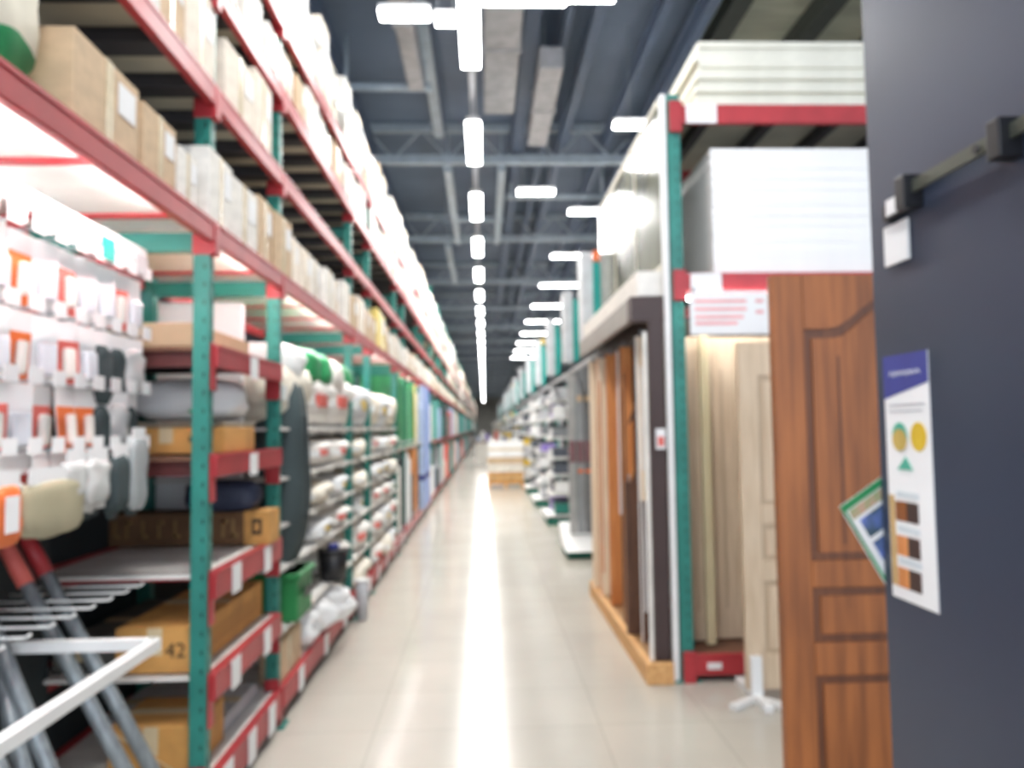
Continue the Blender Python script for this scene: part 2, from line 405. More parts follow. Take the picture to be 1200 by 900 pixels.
# lowest upper tier, individual near pieces
carton(-1.13, 2.33, LV[0]+.004, .5, .42, .26, 2, 'tan carton with a white paper, beside the green-printed sack', rz=.02)
carton(-1.13, 2.70, LV[0]+.004, .5, .27, .24, 2, 'tan carton pressed against the carton with the white paper')
carton(-1.13, 2.955, LV[0]+.004, .45, .2, .2, 1, 'small off-white carton just before the nearest green post', )
for j in range(4):
    y = [3.14, 2.30, 3.3, 3.4][j]; n = 0
    while total < 290:
        far = y > 14
        w = random.uniform(.24, .42) if not far else random.uniform(.5, .8)
        if y+w > (44 if j else 40): break
        h = random.uniform(*hs[j]); ci = random.choice([0, 0, 1, 1, 1, 2])
        if j == 0 and 8.0 < y < 8.6: ci = 3; w = .8; h = .4
        n += 1; total += 1
        start = 'post'
        carton(-1.105-random.uniform(0, .035), y+w/2, LV[j]+.004, .5, w-.012, h, ci, '%s carton on the %s tier, %s after the nearest green post' % (cnames[ci], tiers[j], ordw(n)) if not (j == 1 and y < 3.1) else '%s carton on the second upper tier, %s at the picture\'s top before the post' % (cnames[ci], ordw(n)), rz=random.uniform(-.04, .04))
        y += w+(.01 if random.random() > .12 else .1)
        if total % 75 == 0: break
# the rest of the boxes, too far to tell apart
fb = MB()
for j in range(4):
    y = 24.0 if j else 24.0
    while y < 110:
        w = random.uniform(.5, 1.2)
        fb.box(-1.7, -1.12+random.uniform(-.05, .05), y, y+w-.03, LV[j]+.004, LV[j]+random.uniform(*hs[j]), random.choice([cream, pale, pale, tan, ltgrey]))
        y += w
fb.build('carton_run', label='far rows of pale cartons on the distant left racks', cat='boxes', kind='stuff')
# wrapped bundle and sack
def bands(t, c):
    n = noise.noise(Vector((c.x*7, c.y*7, c.z*5)))
    if t < .22: return gpack
    if t > .8 and n > -.1: return gpack
    if n > .3: return mat('faded_green_print', (150, 196, 160), .6)
    return None
r = empty('printed_sack', (-1.45, 1.93, LV[0]), label='bulky cream sack with green print at the top left corner', cat='sack')
MB().pillow(0, 0, .33, .56, .4, .66, mat('cream_sack', (226, 220, 200), .6), seed=3, p=4, mband=bands, n=18).build('sack_body', r)
MB().box(.262, .27, -.17, -.02, .12, .34, paper).build('paper_label', r)
for k, (y, z, l, h) in enumerate([(5.0, LV[3]+.01, .9, .5), (5.95, LV[3]+.01, .8, .42), (7.1, LV[3]+.01, .9, .5)]):
    MB().pillow(-1.42, y, z+h/2, .6, l, h, film, seed=k*5, p=5, amp=.12, n=16).build('film_wrapped_bundle', label='clear film wrapped bundle on the top tier, ' + ['nearest', 'middle', 'furthest'][k], cat='bundle', group='film wrapped bundles')

# narrow bay contents
def text_on(body, parent, loc, rot, size, m, name='lettering'):
    c = bpy.data.curves.new(name, 'FONT'); c.body = body; c.size = size; c.extrude = .0008; c.materials.append(m); c.align_x = 'CENTER'; c.align_y = 'CENTER'
    t = bpy.data.objects.new(name, c); COL.objects.link(t)
    bpy.context.view_layer.update()
    me = bpy.data.meshes.new_from_object(t); bpy.data.objects.remove(t); bpy.data.curves.remove(c)
    o = bpy.data.objects.new(name, me); COL.objects.link(o); o.location = loc; o.rotation_euler = rot; o.parent = parent
    return o
PI = math.pi
def kbox(name, x0, x1, y0, y1, z0, z1, m, label, flaps=True, cat='box', group='kraft boxes in the narrow left bay'):
    r = empty(name, ((x0+x1)/2, (y0+y1)/2, z0), label=label, cat=cat, group=group)
    a, b, h = (x1-x0)/2, (y1-y0)/2, z1-z0
    MB().box(-a, a, -b, b, 0, h, m, bev=.006).build('box_body', r)
    if flaps:
        MB().box(-a+.01, a-.01, -.03, .03, h, h+.002, tape).box(-.03, .03, -b-.002, -b, h*.4, h, tape).build('tape', r)
    return r
inkm = mat('dark_ink', (60, 44, 30), .7)
b = kbox('kraft_box', -1.68, -1.24, 3.32, 4.1, 1.965, 2.07, tan, 'flat pale kraft box lying on the highest low shelf'); 
b = kbox('kraft_box', -1.8, -1.52, 3.75, 4.1, 2.07, 2.13, yelcream, 'small yellow-tan box atop the flat box, highest low shelf')
b = kbox('kraft_box', -1.66, -1.15, 3.45, 3.9, 1.505, 1.62, kraft, 'kraft box with dark print on the second low shelf')
MB().box(-.15, -.13, -.227, -.225, .04, .08, inkm).box(-.12, -.10, -.227, -.225, .04, .08, inkm).box(.1, .17, -.227, -.225, .05, .075, inkm).build('printed_marks', b)
# greyish tray lid on it
b = kbox('flat_carton', -1.64, -1.16, 3.48, 3.95, 1.625, 1.645, mat('grey_card', (150, 140, 124), .7), 'thin grey-brown lid lying on the printed kraft box', False)
r = empty('white_sack', (-1.40, 3.75, 1.65), label='white wrapped pack resting above the printed kraft box', cat='sack')
MB().pillow(0, 0, .1, .48, .4, .2, paper, seed=8, p=4).build('sack_body', r)
MB().box(.05, .07, -.19, -.18, .04, .13, gpack).build('green_print', r)
b = kbox('long_brown_box', -2.03+.12, -1.10, 3.98, 4.16, 1.025, 1.19, kraft_dk, 'long dark brown box with a lighter kraft end, at shoulder shelf', False)
MB().box(.28, .409, -.093, .093, .0, .168, kraft).build('kraft_end', b, label='lighter kraft end of the box')
MB().box(.32, .37, -.095, -.0925, .05, .13, inkm).box(.335, .355, -.096, -.095, .07, .11, kraft).build('square_mark', b)
gm = MB()
for k, x in enumerate((-.36, -.3, -.22, -.14, -.06, .03, .1, .18, .23)):
    gm.box(x-.012, x+.002, -.092, -.09, .04, .13, mat('dull_gold_ink', (150, 118, 70), .6)); gm.box(x-.012, x+.02, -.092, -.09, .11 if k % 2 else .04, .13 if k % 2 else .06, MATS['dull_gold_ink'])
gm.build('printed_marks', b)
MB().pillow(-1.35, 4.05, 1.27, .36, .16, .16, navy and mat('navy_bag', (52, 60, 84), .5), seed=4, p=4).build('dark_blue_bag', label='dark blue bag lying on top of the long brown box', cat='bag')
b = kbox('long_kraft_box', -1.52, -1.2, 3.25, 4.22, .615, .80, kraft, 'long kraft box marked 42 on the fourth low shelf')
text_on('42', b, (.085, -.4875, .09), (PI/2, 0, 0), .085, inkm)
MB().box(.1605, .162, -.4, .4, .05, .13, mat('faint_ink', (186, 136, 70), .7)).build('side_print', b)
b = kbox('dark_flat_box', -1.8, -1.54, 3.3, 4.2, .615, .72, mat('grey_carton', (92, 90, 84), .7), 'grey flat box left of the box marked 42')
b = kbox('kraft_box', -1.55, -1.2, 3.26, 3.62, .205, .40, kraft, 'shiny taped kraft box on the lowest shelf')
MB().bar((-.17, -.182, .19), (.1, -.182, .02), .02, .002, tape).build('strap', b)
b = kbox('grey_flat_pack', -1.8, -1.22, 3.7, 4.2, .205, .27, ltgrey, 'pale flat pack behind the taped kraft box')
# white panel behind the frame
MB().box(-1.86, -1.36, 4.36, 4.42, .86, 2.33, paper, bev=.008).box(-1.84, -1.38, 4.355, 4.36, 1.5, 1.52, ltgrey).build('white_foam_board', label='tall white foam board standing behind the narrow bay', cat='board')

# wide bays of sacks
sackm = [mat('white_sack', (232, 228, 222), .55, var=.05, bump=.2, scale=5), mat('cream_weave', (222, 214, 198), .6), mat('grey_sack', (206, 208, 210), .5, bump=.3, scale=5)]
spr = []
for s_ in range(3):
    r = empty('goods_sack', (0, -500, 0), label='x', cat='sack', group='flat sacks on the left shelves')
    MB().pillow(0, 0, .5, 1, 1, 1, sackm[s_], seed=s_*7, p=4.5, n=10, amp=.1).build('sack_body', r)
    MB().box(.30, .502, -.14, .1, .4, .62, [pink, navy, yellow][s_]).build('printed_patch', r)
    MB().box(.42, .53, -.46, -.4, .4, .6, white).build('seam_tab', r)
    proto_done(r); spr.append(r)
sused = [0]*3; cnt = {}
SH = [.2, .5, .84, 1.08, 1.34, 1.62]
shn = ['lowest shelf', 'second shelf', 'third shelf', 'fourth shelf', 'fifth shelf', 'sixth shelf']
sn = ['red-patched white', 'blue-patched cream', 'yellow-patched pale grey']
for bi, (y0, y1) in ((2, (4.42, 6.5)), (3, (6.72, 7.58)), (4, (7.78, 9.85))):
    for si, z in enumerate(SH):
        top = (SH+[2.1])[si+1]-.09
        n = 3 if bi != 3 else 1
        for k in range(n):
            if bi == 2 and (k == 0 and si in (1, 2, 3, 4) or si == 0): continue
            if bi == 2 and k == 1 and si == 1: continue
            w = (y1-y0)/n; hh = min((top-z)*random.uniform(.95, 1.1), .45)
            s_ = random.randrange(3)
            o = copy_tree(spr[s_]) if sused[s_] else spr[s_]; sused[s_] = 1
            dd = random.uniform(.6, .68)
            o.location = (-1.09-dd/2+random.uniform(-.045, .0), y0+(k+.5)*w, z+.0); o.scale = (dd, w*1.02, hh)
            o.rotation_euler = (0, random.uniform(-.02, .05), random.uniform(-.12, .12))
            o['label'] = '%s sack on the %s, %s of the %s' % (sn[s_], shn[si], ['near end', 'middle', 'far end'][k] if n == 3 else 'alone', {2: 'first wide bay', 3: 'second narrow bay', 4: 'second wide bay'}[bi])
for k in range(5):
    y = 4.75+k*.42
    MB().pillow(-1.35, y, 2.02 if k else 2.0, .5, .4, .28, [white, gpack, gpack, pale, gpack][k], seed=k*3, p=3).build('upper_bag', label=['white bag', 'green bag', 'green bag', 'off-white bag', 'green bag'][k]+' heaped above the sacks in the first wide bay, %s along' % ordw(k+1), cat='bag', group='bags heaped above the sacks')
# rolled dark sheet, crate, bucket
r = empty('rolled_sheet', (-1.22, 4.64, .785), label='thick dark grey roll standing upright just past the narrow bay', cat='roll')
MB().pillow(0, 0, .58, .32, .34, 1.16, dkgrey, seed=5, p=3.0, amp=.07, n=20).build('roll_body', r)
MB().box(.1, .165, -.03, .0, .3, .9, mat('seam_grey', (48, 58, 60), .8)).build('seam', r)
r = empty('green_crate', (-1.26, 4.66, .505), label='green crate under the dark grey roll', cat='crate')
MB().box(-.18, .18, -.16, .2, 0, .275, gcrate, bev=.01).box(-.2, .2, -.18, .22, .24, .275, gcrate, bev=.008).build('crate_body', r)
MB().box(.201, .205, -.08, .1, .12, .17, black).build('hand_hole', r)
r = empty('bucket', (-1.12, 5.75, .505), label='black bucket with a blue lid knob low in the sack bay', cat='bucket')
MB().tube((0, 0, 0), (0, 0, .2), .09, black, 20, .11).build('bucket_body', r); MB().tube((0, 0, .2), (0, 0, .22), .115, black, 20).tube((0, 0, .22), (0, 0, .26), .04, navy, 12).build('lid', r)
for k in range(4):
    r = empty('white_film_pack', (-1.42+.06*k, 4.8+.33*k, .205), label='crumpled white film pack on the lowest sack bay shelf, %s from the near end' % ordw(k+1), cat='package', group='white film packs on the lowest sack shelf')
    MB().pillow(0, 0, .12, .5, .3, .24, paper, seed=k*4, p=3.4, amp=.16, n=14).build('pack_body', r)
    MB().box(.1, .24, -.05, .05, .1, .14, ltgrey).build('tape_strip', r)
r = empty('low_carton', (-1.2, 4.55, .205), label='small tan carton at the near end of the lowest sack shelf', cat='box')
MB().box(-.06, .06, -.18, .3, 0, .22, tan, bev=.008).build('carton_body', r); MB().box(.061, .063, -.03, .03, .01, .21, tape).build('tape', r)
r = empty('floor_bin', (-1.05, 6.62, 0), label='light grey bin on the floor at the second tall post group', cat='bin')
MB().tube((0, 0, 0), (0, 0, .32), .045, ltgrey, 20, .055).build('bin_body', r); MB().tube((0, 0, .32), (0, 0, .34), .06, white, 20).build('rim', r)

# tall boards beyond
def board(x, y, z0, z1, w, t, m, label, m2=None):
    b = MB().box(x-w, x, y-t/2, y+t/2, z0, z1, m, bev=.006)
    b.box(x-w+.01, x+.002, y-t/2-.002, y+t/2+.002, z0+.04, z0+.07, m2 or ltgrey)
    return b.build('tall_pack', label=label, cat='pack', group='tall packs on the left racks')
pos = [(10.15, 1.36, 2.3, gpack), (10.4, 1.36, 2.25, gpack), (10.7, 1.36, 2.3, gpack), (11.2, 1.36, 2.3, gpack), (11.5, 1.36, 2.2, mat('light_green_pack', (130, 205, 160), .5)), (11.85, 1.36, 2.3, gpack), (12.2, 1.36, 2.3, gpack), (12.55, 1.36, 2.3, yelcream), (12.95, 1.36, 2.2, pale)]
for k, (y, z0, z1, m_) in enumerate(pos):
    board(-1.12, y, z0, z1, .5, .2, m_, '%s tall pack on the middle shelf, %s past the yellow carton' % ({gpack: 'green', yelcream: 'yellow-cream', pale: 'off-white'}.get(m_, 'light green'), ordw(k+1)))
pos = [(10.2, .21, 1.1, pale), (10.6, .21, 1.2, dkgrey), (11.25, .21, 1.25, paper), (11.6, .21, 1.15, paper), (12.0, .21, .9, dkgrey), (12.4, .21, 1.28, orwood), (12.75, .21, 1.28, orwood), (13.1, .21, 1.0, dkgrey)]
for k, (y, z0, z1, m_) in enumerate(pos):
    board(-1.12, y, z0, z1, .5, .22, m_, '%s upright pack on the bottom shelf, %s past the sack bays' % ({pale: 'off-white', dkgrey: 'dark', paper: 'white'}.get(m_, 'orange-brown'), ordw(k+1)))
for k, (y, m_) in enumerate([(13.5, palebl), (13.68, bluep), (13.86, palebl), (14.04, bluep), (14.5, palebl), (14.8, bluep)]):
    MB().box(-1.6, -1.06, y-.07, y+.07, 1.36 if k > 3 else 1.36, 2.37, m_, bev=.005).box(-1.6, -1.06, y-.07, y+.07, .2, 1.28, m_, bev=.005).box(-1.09, -1.058, y-.06, y+.06, .2, 2.37, m_).box(-1.6, -1.055, y-.072, y+.072, .7, .8, navy).build('blue_board', label='%s tall board with a navy band, %s in the blue cluster' % ('pale blue' if m_ == palebl else 'blue', ordw(k+1)), cat='board', group='blue boards on the left')
# distant goods of the left run
g = MB(); pal = [ltgrey, grey, teal, dkgrey, pale, paper, mat('muted_teal', (96, 170, 160), .5), cream, pink, black, palebl]
y = 15.0
while y < 110:
    w = random.uniform(.3, .9)
    c = random.choice(pal if y < 30 else [ltgrey, teal, MATS['muted_teal'], teal, pale])
    g.box(-1.7, -1.1+random.uniform(-.08, .06), y, y+w*.9, 1.36, random.uniform(1.9, 2.3), c)
    g.box(-1.7, -1.1+random.uniform(-.08, .06), y, y+w*.9, .21, random.uniform(.6, 1.2), random.choice(pal)); y += w
g.build('shelf_goods', label='mixed far goods filling the distant left shelves', cat='goods', kind='stuff')

# ------------------------------------------------------------------ hook display (nearest left bay)
HX = -1.78
r = empty('hook_wall', (0, 0, 0), label='grey hook display wall filling the nearest left bay', cat='display')
MB().box(HX-.02, HX, .8, 3.15, 1.33, 2.3, mat('hook_panel', (214, 216, 218), .5)).build('panel', r)
cols = [1.98+.125*k for k in range(10)]
rows = [2.22, 1.98, 1.76, 1.55]
for z in rows+[1.0]:
    for y in cols:
        hr, hm = (.004, steel) if z > 1.2 else (.0045, white)
        m = MB().tube((HX, y, z), (-1.36, y, z), hr, hm, 8).tube((-1.36, y, z), (-1.345, y, z+.01), hr, hm, 8)
        ho = m.build('hook', r)
        if z > 1.2 : MB().box(-1.345, -1.342, y-.035, y+.035, z-.01, z+.04, paper).build('price_tag', ho)
MB().box(-1.352, -1.346, 1.2, 3.1, 2.27, 2.33, paper).build('header_strip', r)
for k in range(14):
    MB().box(-1.345, -1.34, 1.25+.135*k, 1.34+.135*k, 2.22, 2.3, [paper, ltgrey, paper, teal][k % 4] if k > 8 else paper).build('hanging_ticket', r)
# packs: (card colour, content colour, kind)
def pack(style):
    rr = empty('hanging_pack', (0, -500, 0), label='x', cat='package', group='packs hanging on the hook wall')
    if style in ('orange', 'red', 'white', 'pink'):
        cm = {'orange': orange, 'red': redprint, 'white': paper, 'pink': pink}[style]
        MB().box(-.002, .002, -.05, .05, -.17, 0, paper).build('backing_card', rr)
        MB().box(.002, .0035, -.05, .05, -.17 if style != 'white' else -.06, -.05, cm).build('printed_panel', rr)
        MB().box(.004, .028, -.03 if style == 'white' else (-.012 if style == 'orange' else -.02), .03 if style == 'white' else .02, -.15, -.07, pale if style != 'white' else mat('pale_blister', (222, 226, 232), .15), bev=.008).build('blister', rr)
    elif style == 'dark':
        MB().box(-.002, .002, -.045, .045, -.05, 0, paper).build('header_card', rr)
        MB().pillow(.0, 0, -.125, .03, .085, .17, dkgrey, p=4, n=6).build('pouch', rr)
    else:
        MB().box(-.002, .002, -.05, .05, -.04, 0, paper).build('header_card', rr)
        MB().pillow(.0, 0, -.1, .05, .11, .14, mat('clear_pouch', (214, 214, 212), .2, bump=.5, scale=20), p=3, n=6, amp=.2).build('pouch', rr)
    proto_done(rr); return rr
styles = {s: pack(s) for s in ('orange', 'red', 'white', 'pink', 'dark', 'clear')}
suse = {s: 0 for s in styles}
layout = {2.22: ['white', 'pink', 'white', 'orange', 'white', 'pink', 'white', 'white', 'pink', 'white'],
          1.98: ['pink', 'orange', 'white', 'orange', 'white', 'pink', 'white', 'dark', 'dark', 'clear'],
          1.76: ['orange', 'orange', 'pink', 'white', 'pink', 'orange', 'orange', 'dark', 'clear', 'dark'],
          1.55: ['orange', 'white', 'clear', 'red', 'orange', 'red', 'clear', 'white', 'dark', 'dark']}
rown = {2.22: 'top row', 1.98: 'second row', 1.76: 'third row', 1.55: 'bottom row'}
for z in rows:
    for k, y in enumerate(cols):
        for dep in range(3):
            s = layout[z][k]
            o = copy_tree(styles[s]) if suse[s] else styles[s]; suse[s] = 1
            o.location = (-1.40-.13*dep, y+random.uniform(-.006, .006), z-.006); o.rotation_euler = (0, random.uniform(-.08, .08), random.uniform(-.25, .12))
            o.scale = (1, 1.15, 1.28)
            o['label'] = '%s pack, %s, %s column from the left, %s on its hook' % ({'orange': 'orange', 'red': 'deep red', 'white': 'white', 'pink': 'faded red', 'dark': 'dark', 'clear': 'clear'}[s], rown[z], ordw(k+1), ['front', 'middle', 'rear'][dep])
# dark hanging sleeve bags and beige pack lower down
clearp = mat('clear_pouch', (214, 214, 212), .2, bump=.5, scale=20)
beigep = mat('beige_pack', (176, 168, 140), .5)
for k, (y, z, w, h, m_, lb) in enumerate([(3.03, 1.62, .13, .25, dkgrey, 'dark sleeve in a clear bag at the right end of the hook wall'), (2.88, 1.56, .13, .2, dkgrey, 'dark pouch bag left of the end sleeve on the hook wall'), (2.7, 1.55, .16, .15, clearp, 'crumpled clear pouch right of the wide beige pack'), (2.55, 1.55, .13, .13, clearp, 'crumpled clear pouch above the wide beige pack'), (2.43, 1.5, .34, .17, beigep, 'wide beige pack hanging low in the middle of the hook wall'), (2.18, 1.5, .13, .17, orange, 'orange and white pack at the lower left of the hook wall')]):
    rr = empty('hanging_bag', (-1.335+.004*k, y, z), label=lb, cat='bag', group='larger bags hanging low on the hook wall')
    MB().box(-.004, .0, -w*.42, w*.42, -.05, .0, paper).build('header_card', rr)
    MB().pillow(-.01, 0, -.04-h/2, .04, w, h, m_, p=4, n=12, seed=k, amp=.18 if m_ == clearp else .08).build('bag_body', rr)
    if k == 0: MB().pillow(-.01, 0.0, -.05-h/2, .046, w*1.08, h*1.1, film, p=4, n=12, seed=k, amp=.1).build('clear_sleeve', rr)
    if k == 5: MB().box(.012, .015, -.03, .03, -.17, -.07, paper).build('white_window', rr)

# bottom rail bar and tube bin
r = empty('retaining_bar', (0, 0, 0), label='white square retaining bar round the steel tube bin', cat='bar')
m = MB().bar((-1.1, .9, .9), (-1.1, 2.64, .9), .035, .035, white); m.build('front_rail', r)
MB().bar((-1.1, 2.635, .9), (-1.72, 2.635, .9), .035, .035, white).build('side_rail', r)
MB().bar((-1.72, 2.635, .9), (-1.72, 2.635, .21), .035, .035, white).build('upright', r)
tl = [(-1.10, 2.86, -1.735, 2.96, 1.25), (-1.10, 2.72, -1.745, 2.86, 1.23), (-1.16, 2.42, -1.72, 2.62, 1.2), (-1.2, 2.28, -1.76, 2.72, 1.19), (-1.15, 2.22, -1.66, 2.38, 1.12), (-1.2, 2.1, -1.7, 2.5, 1.1), (-1.16, 2.02, -1.7, 2.28, 1.1), (-1.22, 1.9, -1.72, 2.2, 1.04)]
for k, (xb, yb, xt, yt, zt) in enumerate(tl):
    rr = empty('steel_tube', (0, 0, 0), label='grey steel tube with red tip leaning in the bin, %s from the right' % ordw(k+1), cat='tube', group='steel tubes in the bin')
    p = Vector((xb, yb, .215)); q = Vector((xt, yt, zt)); rad = .026
    MB().tube(p, q, rad, steel, 16).build('shaft', rr)
    d = (q-p).normalized()
    MB().tube(q-d*.2, q+d*.005, rad+.003, pink if k % 2 else red, 16).build('red_sleeve', rr)
    MB().tube(q+d*.005, q+d*.05, rad+.004, black if k < 3 else ltgrey, 16).build('cap', rr)

# ------------------------------------------------------------------ right: door rack facing the camera
r = empty('pallet_rack', (0, 0, 0), label='green and red rack facing the camera with doors and stacked boards', cat='rack')
def rpost(x, y, top):
    m = MB(); m.box(x-.04, x+.04, y-.004, y+.004, .01, top, green).box(x-.04, x-.034, y, y+.05, .01, top, green).box(x+.034, x+.04, y, y+.05, .01, top, green).box(x-.08, x+.08, y-.03, y+.1, 0, .01, green)
    z = .1
    while z < top-.05:
        m.box(x+.01, x+.018, y-.006, y-.003, z, z+.02, green_dk)
        z += .075
    return m
for x in (1.25, 3.95):
    for y in (4.85, 6.0): rpost(x, y, 3.75).build('upright_post', r)
    for z in (.5, 1.5, 2.5, 3.4): MB().box(x-.02, x+.02, 4.9, 6.0, z-.03, z+.03, green).build('frame_brace', r)
for z, bh in ((3.68, .125), (2.575, .12), (.17, .13)):
    for y in (4.83, 6.04):
        b = MB().box(1.22, 3.9, y, y+.04, z-bh, z, red, bev=.006).build('beam', r)
        if y < 5:
            MB().box(1.22, 1.30, 4.815, 4.845, z-bh-.06, z+.02, red, bev=.004).build('beam_connector', b)
            if z > 1: MB().box(1.33, 1.53, 4.822, 4.829, z-bh-.002, z-.005, paper).build('price_tag', b)
            else: MB().box(1.37, 1.46, 4.822, 4.829, z-.09, z-.05, paper).build('price_tag', b)
    MB().box(1.27, 3.9, 4.87, 6.04, z-.03, z-.01, olive if z > 1 else brown_deck).build('deck', r)
    for k in range(6): MB().box(1.45+.44*k, 1.51+.44*k, 4.87, 6.04, z-.1, z-.031, darkbar).box(1.44+.44*k, 1.52+.44*k, 4.87, 6.04, z-.035, z-.0305, darkbar).build('deck_support', r)
MB().box(1.163, 1.198, 4.84, 4.88, 0, 3.75, white).build('edge_protector', r)
MB().box(1.3, 3.9, 6.1, 6.12, .2, 2.45, mat('back_shade_panel', (120, 104, 90), .7)).build('back_panel', r)
# board stacks
def sheets(n, x0, x1, y0, y1, z0, t, m_, lab, grp, jit=.004):
    o0 = None
    for k in range(n):
        if o0 is None:
            o0 = MB().box(x0, x1, y0, y1, 0, t*.995, m_, bev=.0012).build('sheet_board', label='x', cat='board', group=grp); o = o0
        else:
            o = o0.copy(); COL.objects.link(o)
        o.location = (random.uniform(-jit, jit), random.uniform(-jit, jit), z0+k*t)
        o['label'] = lab % ordw(k+1)
sheets(24, 1.5, 3.85, 4.88, 5.9, 2.577, .0345, mat('white_board', (246, 245, 243), .5, var=.01), 'white board in the lower stack on the right rack, %s from the bottom', 'white boards on the right rack', .003)
sheets(10, 1.42, 3.85, 4.86, 5.95, 3.685, .043, mat('ivory_board', (226, 224, 210), .6, var=.04), 'ivory board in the highest stack on the right rack, %s from the bottom', 'ivory boards on top of the right rack', .02)
# metal/film clad sheet on the aisle side above the display
r = empty('wrapped_sheet_stack', (0, 0, 0), label='glossy film wrapped grey sheets standing above the door display', cat='sheets')
glos = mat('glossy_grey_sheet', (120, 122, 108), .12, metal=.0, var=.2, scale=2)
MB().box(1.165, 1.185, 4.9, 7.5, 2.62, 3.72, glos).build('sheet_face', r)
MB().box(1.155, 1.195, 4.9, 7.5, 3.7, 3.74, mat('pale_trim', (206, 202, 186), .5)).box(1.155, 1.195, 4.9, 7.5, 2.6, 2.64, MATS['pale_trim']).build('edge_trim', r)
for y in (5.7, 6.6): MB().box(1.158, 1.165, y, y+.02, 2.64, 3.7, MATS['pale_trim']).build('film_fold', r)
MB().box(1.0, 1.2, 4.9, 7.6, 2.44, 2.6, mat('white_ledge', (232, 228, 220), .5)).build('white_ledge_board', label='white ledge board on top of the door display', cat='board')

# door display frame
r = empty('door_display_frame', (0, 0, 0), label='tall dark brown display frame holding sample doors beside the aisle', cat='display')
MB().box(.95, 1.19, 4.87, 5.0, 2.27, 2.43, dkbrown).box(1.06, 1.155, 4.87, 4.95, .13, 2.27, dkbrown, bev=.004).build('end_panel', r)
MB().prism([(.95, 2.28), (.95, 2.43), (1.0, 2.43), (.99, 2.28)], 5.0, 7.55, greyfr).build('header_board', r)
MB().box(1.0, 1.16, 5.0, 7.55, 2.4, 2.43, dkbrown).box(1.13, 1.16, 4.95, 7.55, .13, 2.4, dkbrown).build('back_board', r)
MB().box(1.02, 1.045, 4.862, 4.87, .13, 2.2, pale).build('white_edge_strip', r)
MB().box(1.09, 1.15, 4.855, 4.868, 1.45, 1.58, paper).box(1.1, 1.14, 4.85, 4.856, 1.47, 1.53, pink).build('notice', r)
def slot_door(y, x0, m_, label, m2=None, z0=.13, z1=2.2, carve=False):
    rr = empty('sample_door', (0, 0, 0), label=label, cat='door', group='sample doors in the display frame')
    MB().box(x0, 1.128, y-.02, y+.02, z0, z1, m_, bev=.004).build('leaf', rr)
    MB().box(x0-.004, x0, y-.021, y+.021, z0, z1, m2 or m_).build('edge_band', rr)
    if carve:
        for zz in (.4, .75, 1.15, 1.6):
            MB().prism([(x0+.02, zz), (x0+.07, zz+.05), (1.11, zz+.22), (1.11, zz+.26), (x0+.06, zz+.1)], y-.026, y-.02, brwood).build('carving', rr)
    else:
        MB().box(x0+.015, x0+.03, y-.0235, y-.02, z0+.2, z1-.2, m2 or m_).build('groove', rr)
    MB().tube((x0+.03, y, z1), (x0+.03, y, z1+.05), .008, steel).build('pivot', rr)
slot_door(7.1, .985, creamwood, 'cream sample door, furthest in the display frame')
slot_door(6.75, 1.0, creamwood, 'cream sample door, second furthest in the display frame', orwood)
slot_door(6.4, 1.03, orwood, 'orange wood sample door in the middle of the display frame', orwood)
slot_door(6.1, 1.06, paper, 'short white sample door beside the orange wood one', orwood, z0=.9)
slot_door(5.8, 1.035, orwood, 'orange brown sample door before the short white one', brwood)
slot_door(5.5, 1.0, brwood, 'carved walnut sample door near the dark end panel', brwood, carve=True, z1=1.2)
slot_door(5.3, 1.065, brwood, 'plain walnut sample door next to the dark end panel', paper)
slot_door(5.12, 1.03, creamwood, 'cream and white edged sample door, nearest in the frame', paper, z0=1.1)
r = empty('timber_platform', (0, 0, 0), label='pine timber platform under the door display', cat='platform')
MB().box(.985, 1.03, 4.8, 7.4, 0, .13, pine, bev=.004).build('front_plank', r)
MB().box(1.03, 1.155, 4.8, 4.84, 0, .13, pine, bev=.004).build('end_plank', r); MB().box(1.03, 1.155, 7.3, 7.34, 0, .13, pine).build('end_plank', r)
MB().box(1.03, 1.155, 4.84, 7.3, .09, .125, wood('platform_ply', (170, 130, 90), (150, 112, 76))).build('top_ply', r)

# framed panelled door builder, front face towards -Y
def arch_pts(x0, x1, zs, zt, n=14, inset=0.0):
    pts = []
    for i in range(n+1):
        t = i/n; x = x0+(x1-x0)*t
        k = max(0.0, 1-abs((t-.5)/.34)); s = k*k*(3-2*k)
        pts.append((x, zs+(zt-zs)*s))
    return pts
def panel_door(name, x0, y0, W_, H_, z0, m_, mg, label, group=None, rails=None, th=.04):
    r = empty(name, (x0, y0, z0), label=label, cat='door', group=group)
    st = .115; xa, xb = st, W_-st
    MB().box(.004, W_-.004, .012, th, .004, H_-.004, mg).build('core', r)
    for a, b in ((0, st), (xb, W_)): MB().box(a, b, 0, th+.002, 0, H_, m_, bev=.004).build('stile', r)
    top = arch_pts(xa, xb, H_-.2, H_-.09)
    MB().prism([(xa, H_), (xb, H_)][::1]+top[::-1], 0, th, m_).build('top_rail', r)
    lev = rails
    prev = None
    for a, b in lev: MB().box(xa, xb, .0, th, a, b, m_, bev=.004).build('rail', r)
    # panels between rails
    zs = [0]+[v for ab in lev for v in ab]
    gaps = [(lev[i][1], lev[i+1][0]) for i in range(len(lev)-1)]
    for a, b in gaps:
        w2 = (xb-xa)
        MB().box(xa+.03, xb-.03, .004, .014, a+.03, b-.03, m_, bev=.003).build('panel', r)
    a = lev[-1][1]
    pts = [(xa+.03, a+.03), (xb-.03, a+.03)]+[(x, z-.035) for x, z in arch_pts(xa+.03, xb-.03, H_-.2, H_-.09)][::-1]
    MB().prism(pts, .004, .014, m_).build('panel', r)
    for xg in (xa+.12, xb-.125, (xa+xb)/2):
        MB().box(xg, xg+.01, .0025, .0045, a+.06, H_-.3, mg).build('panel_groove', r)
    return r
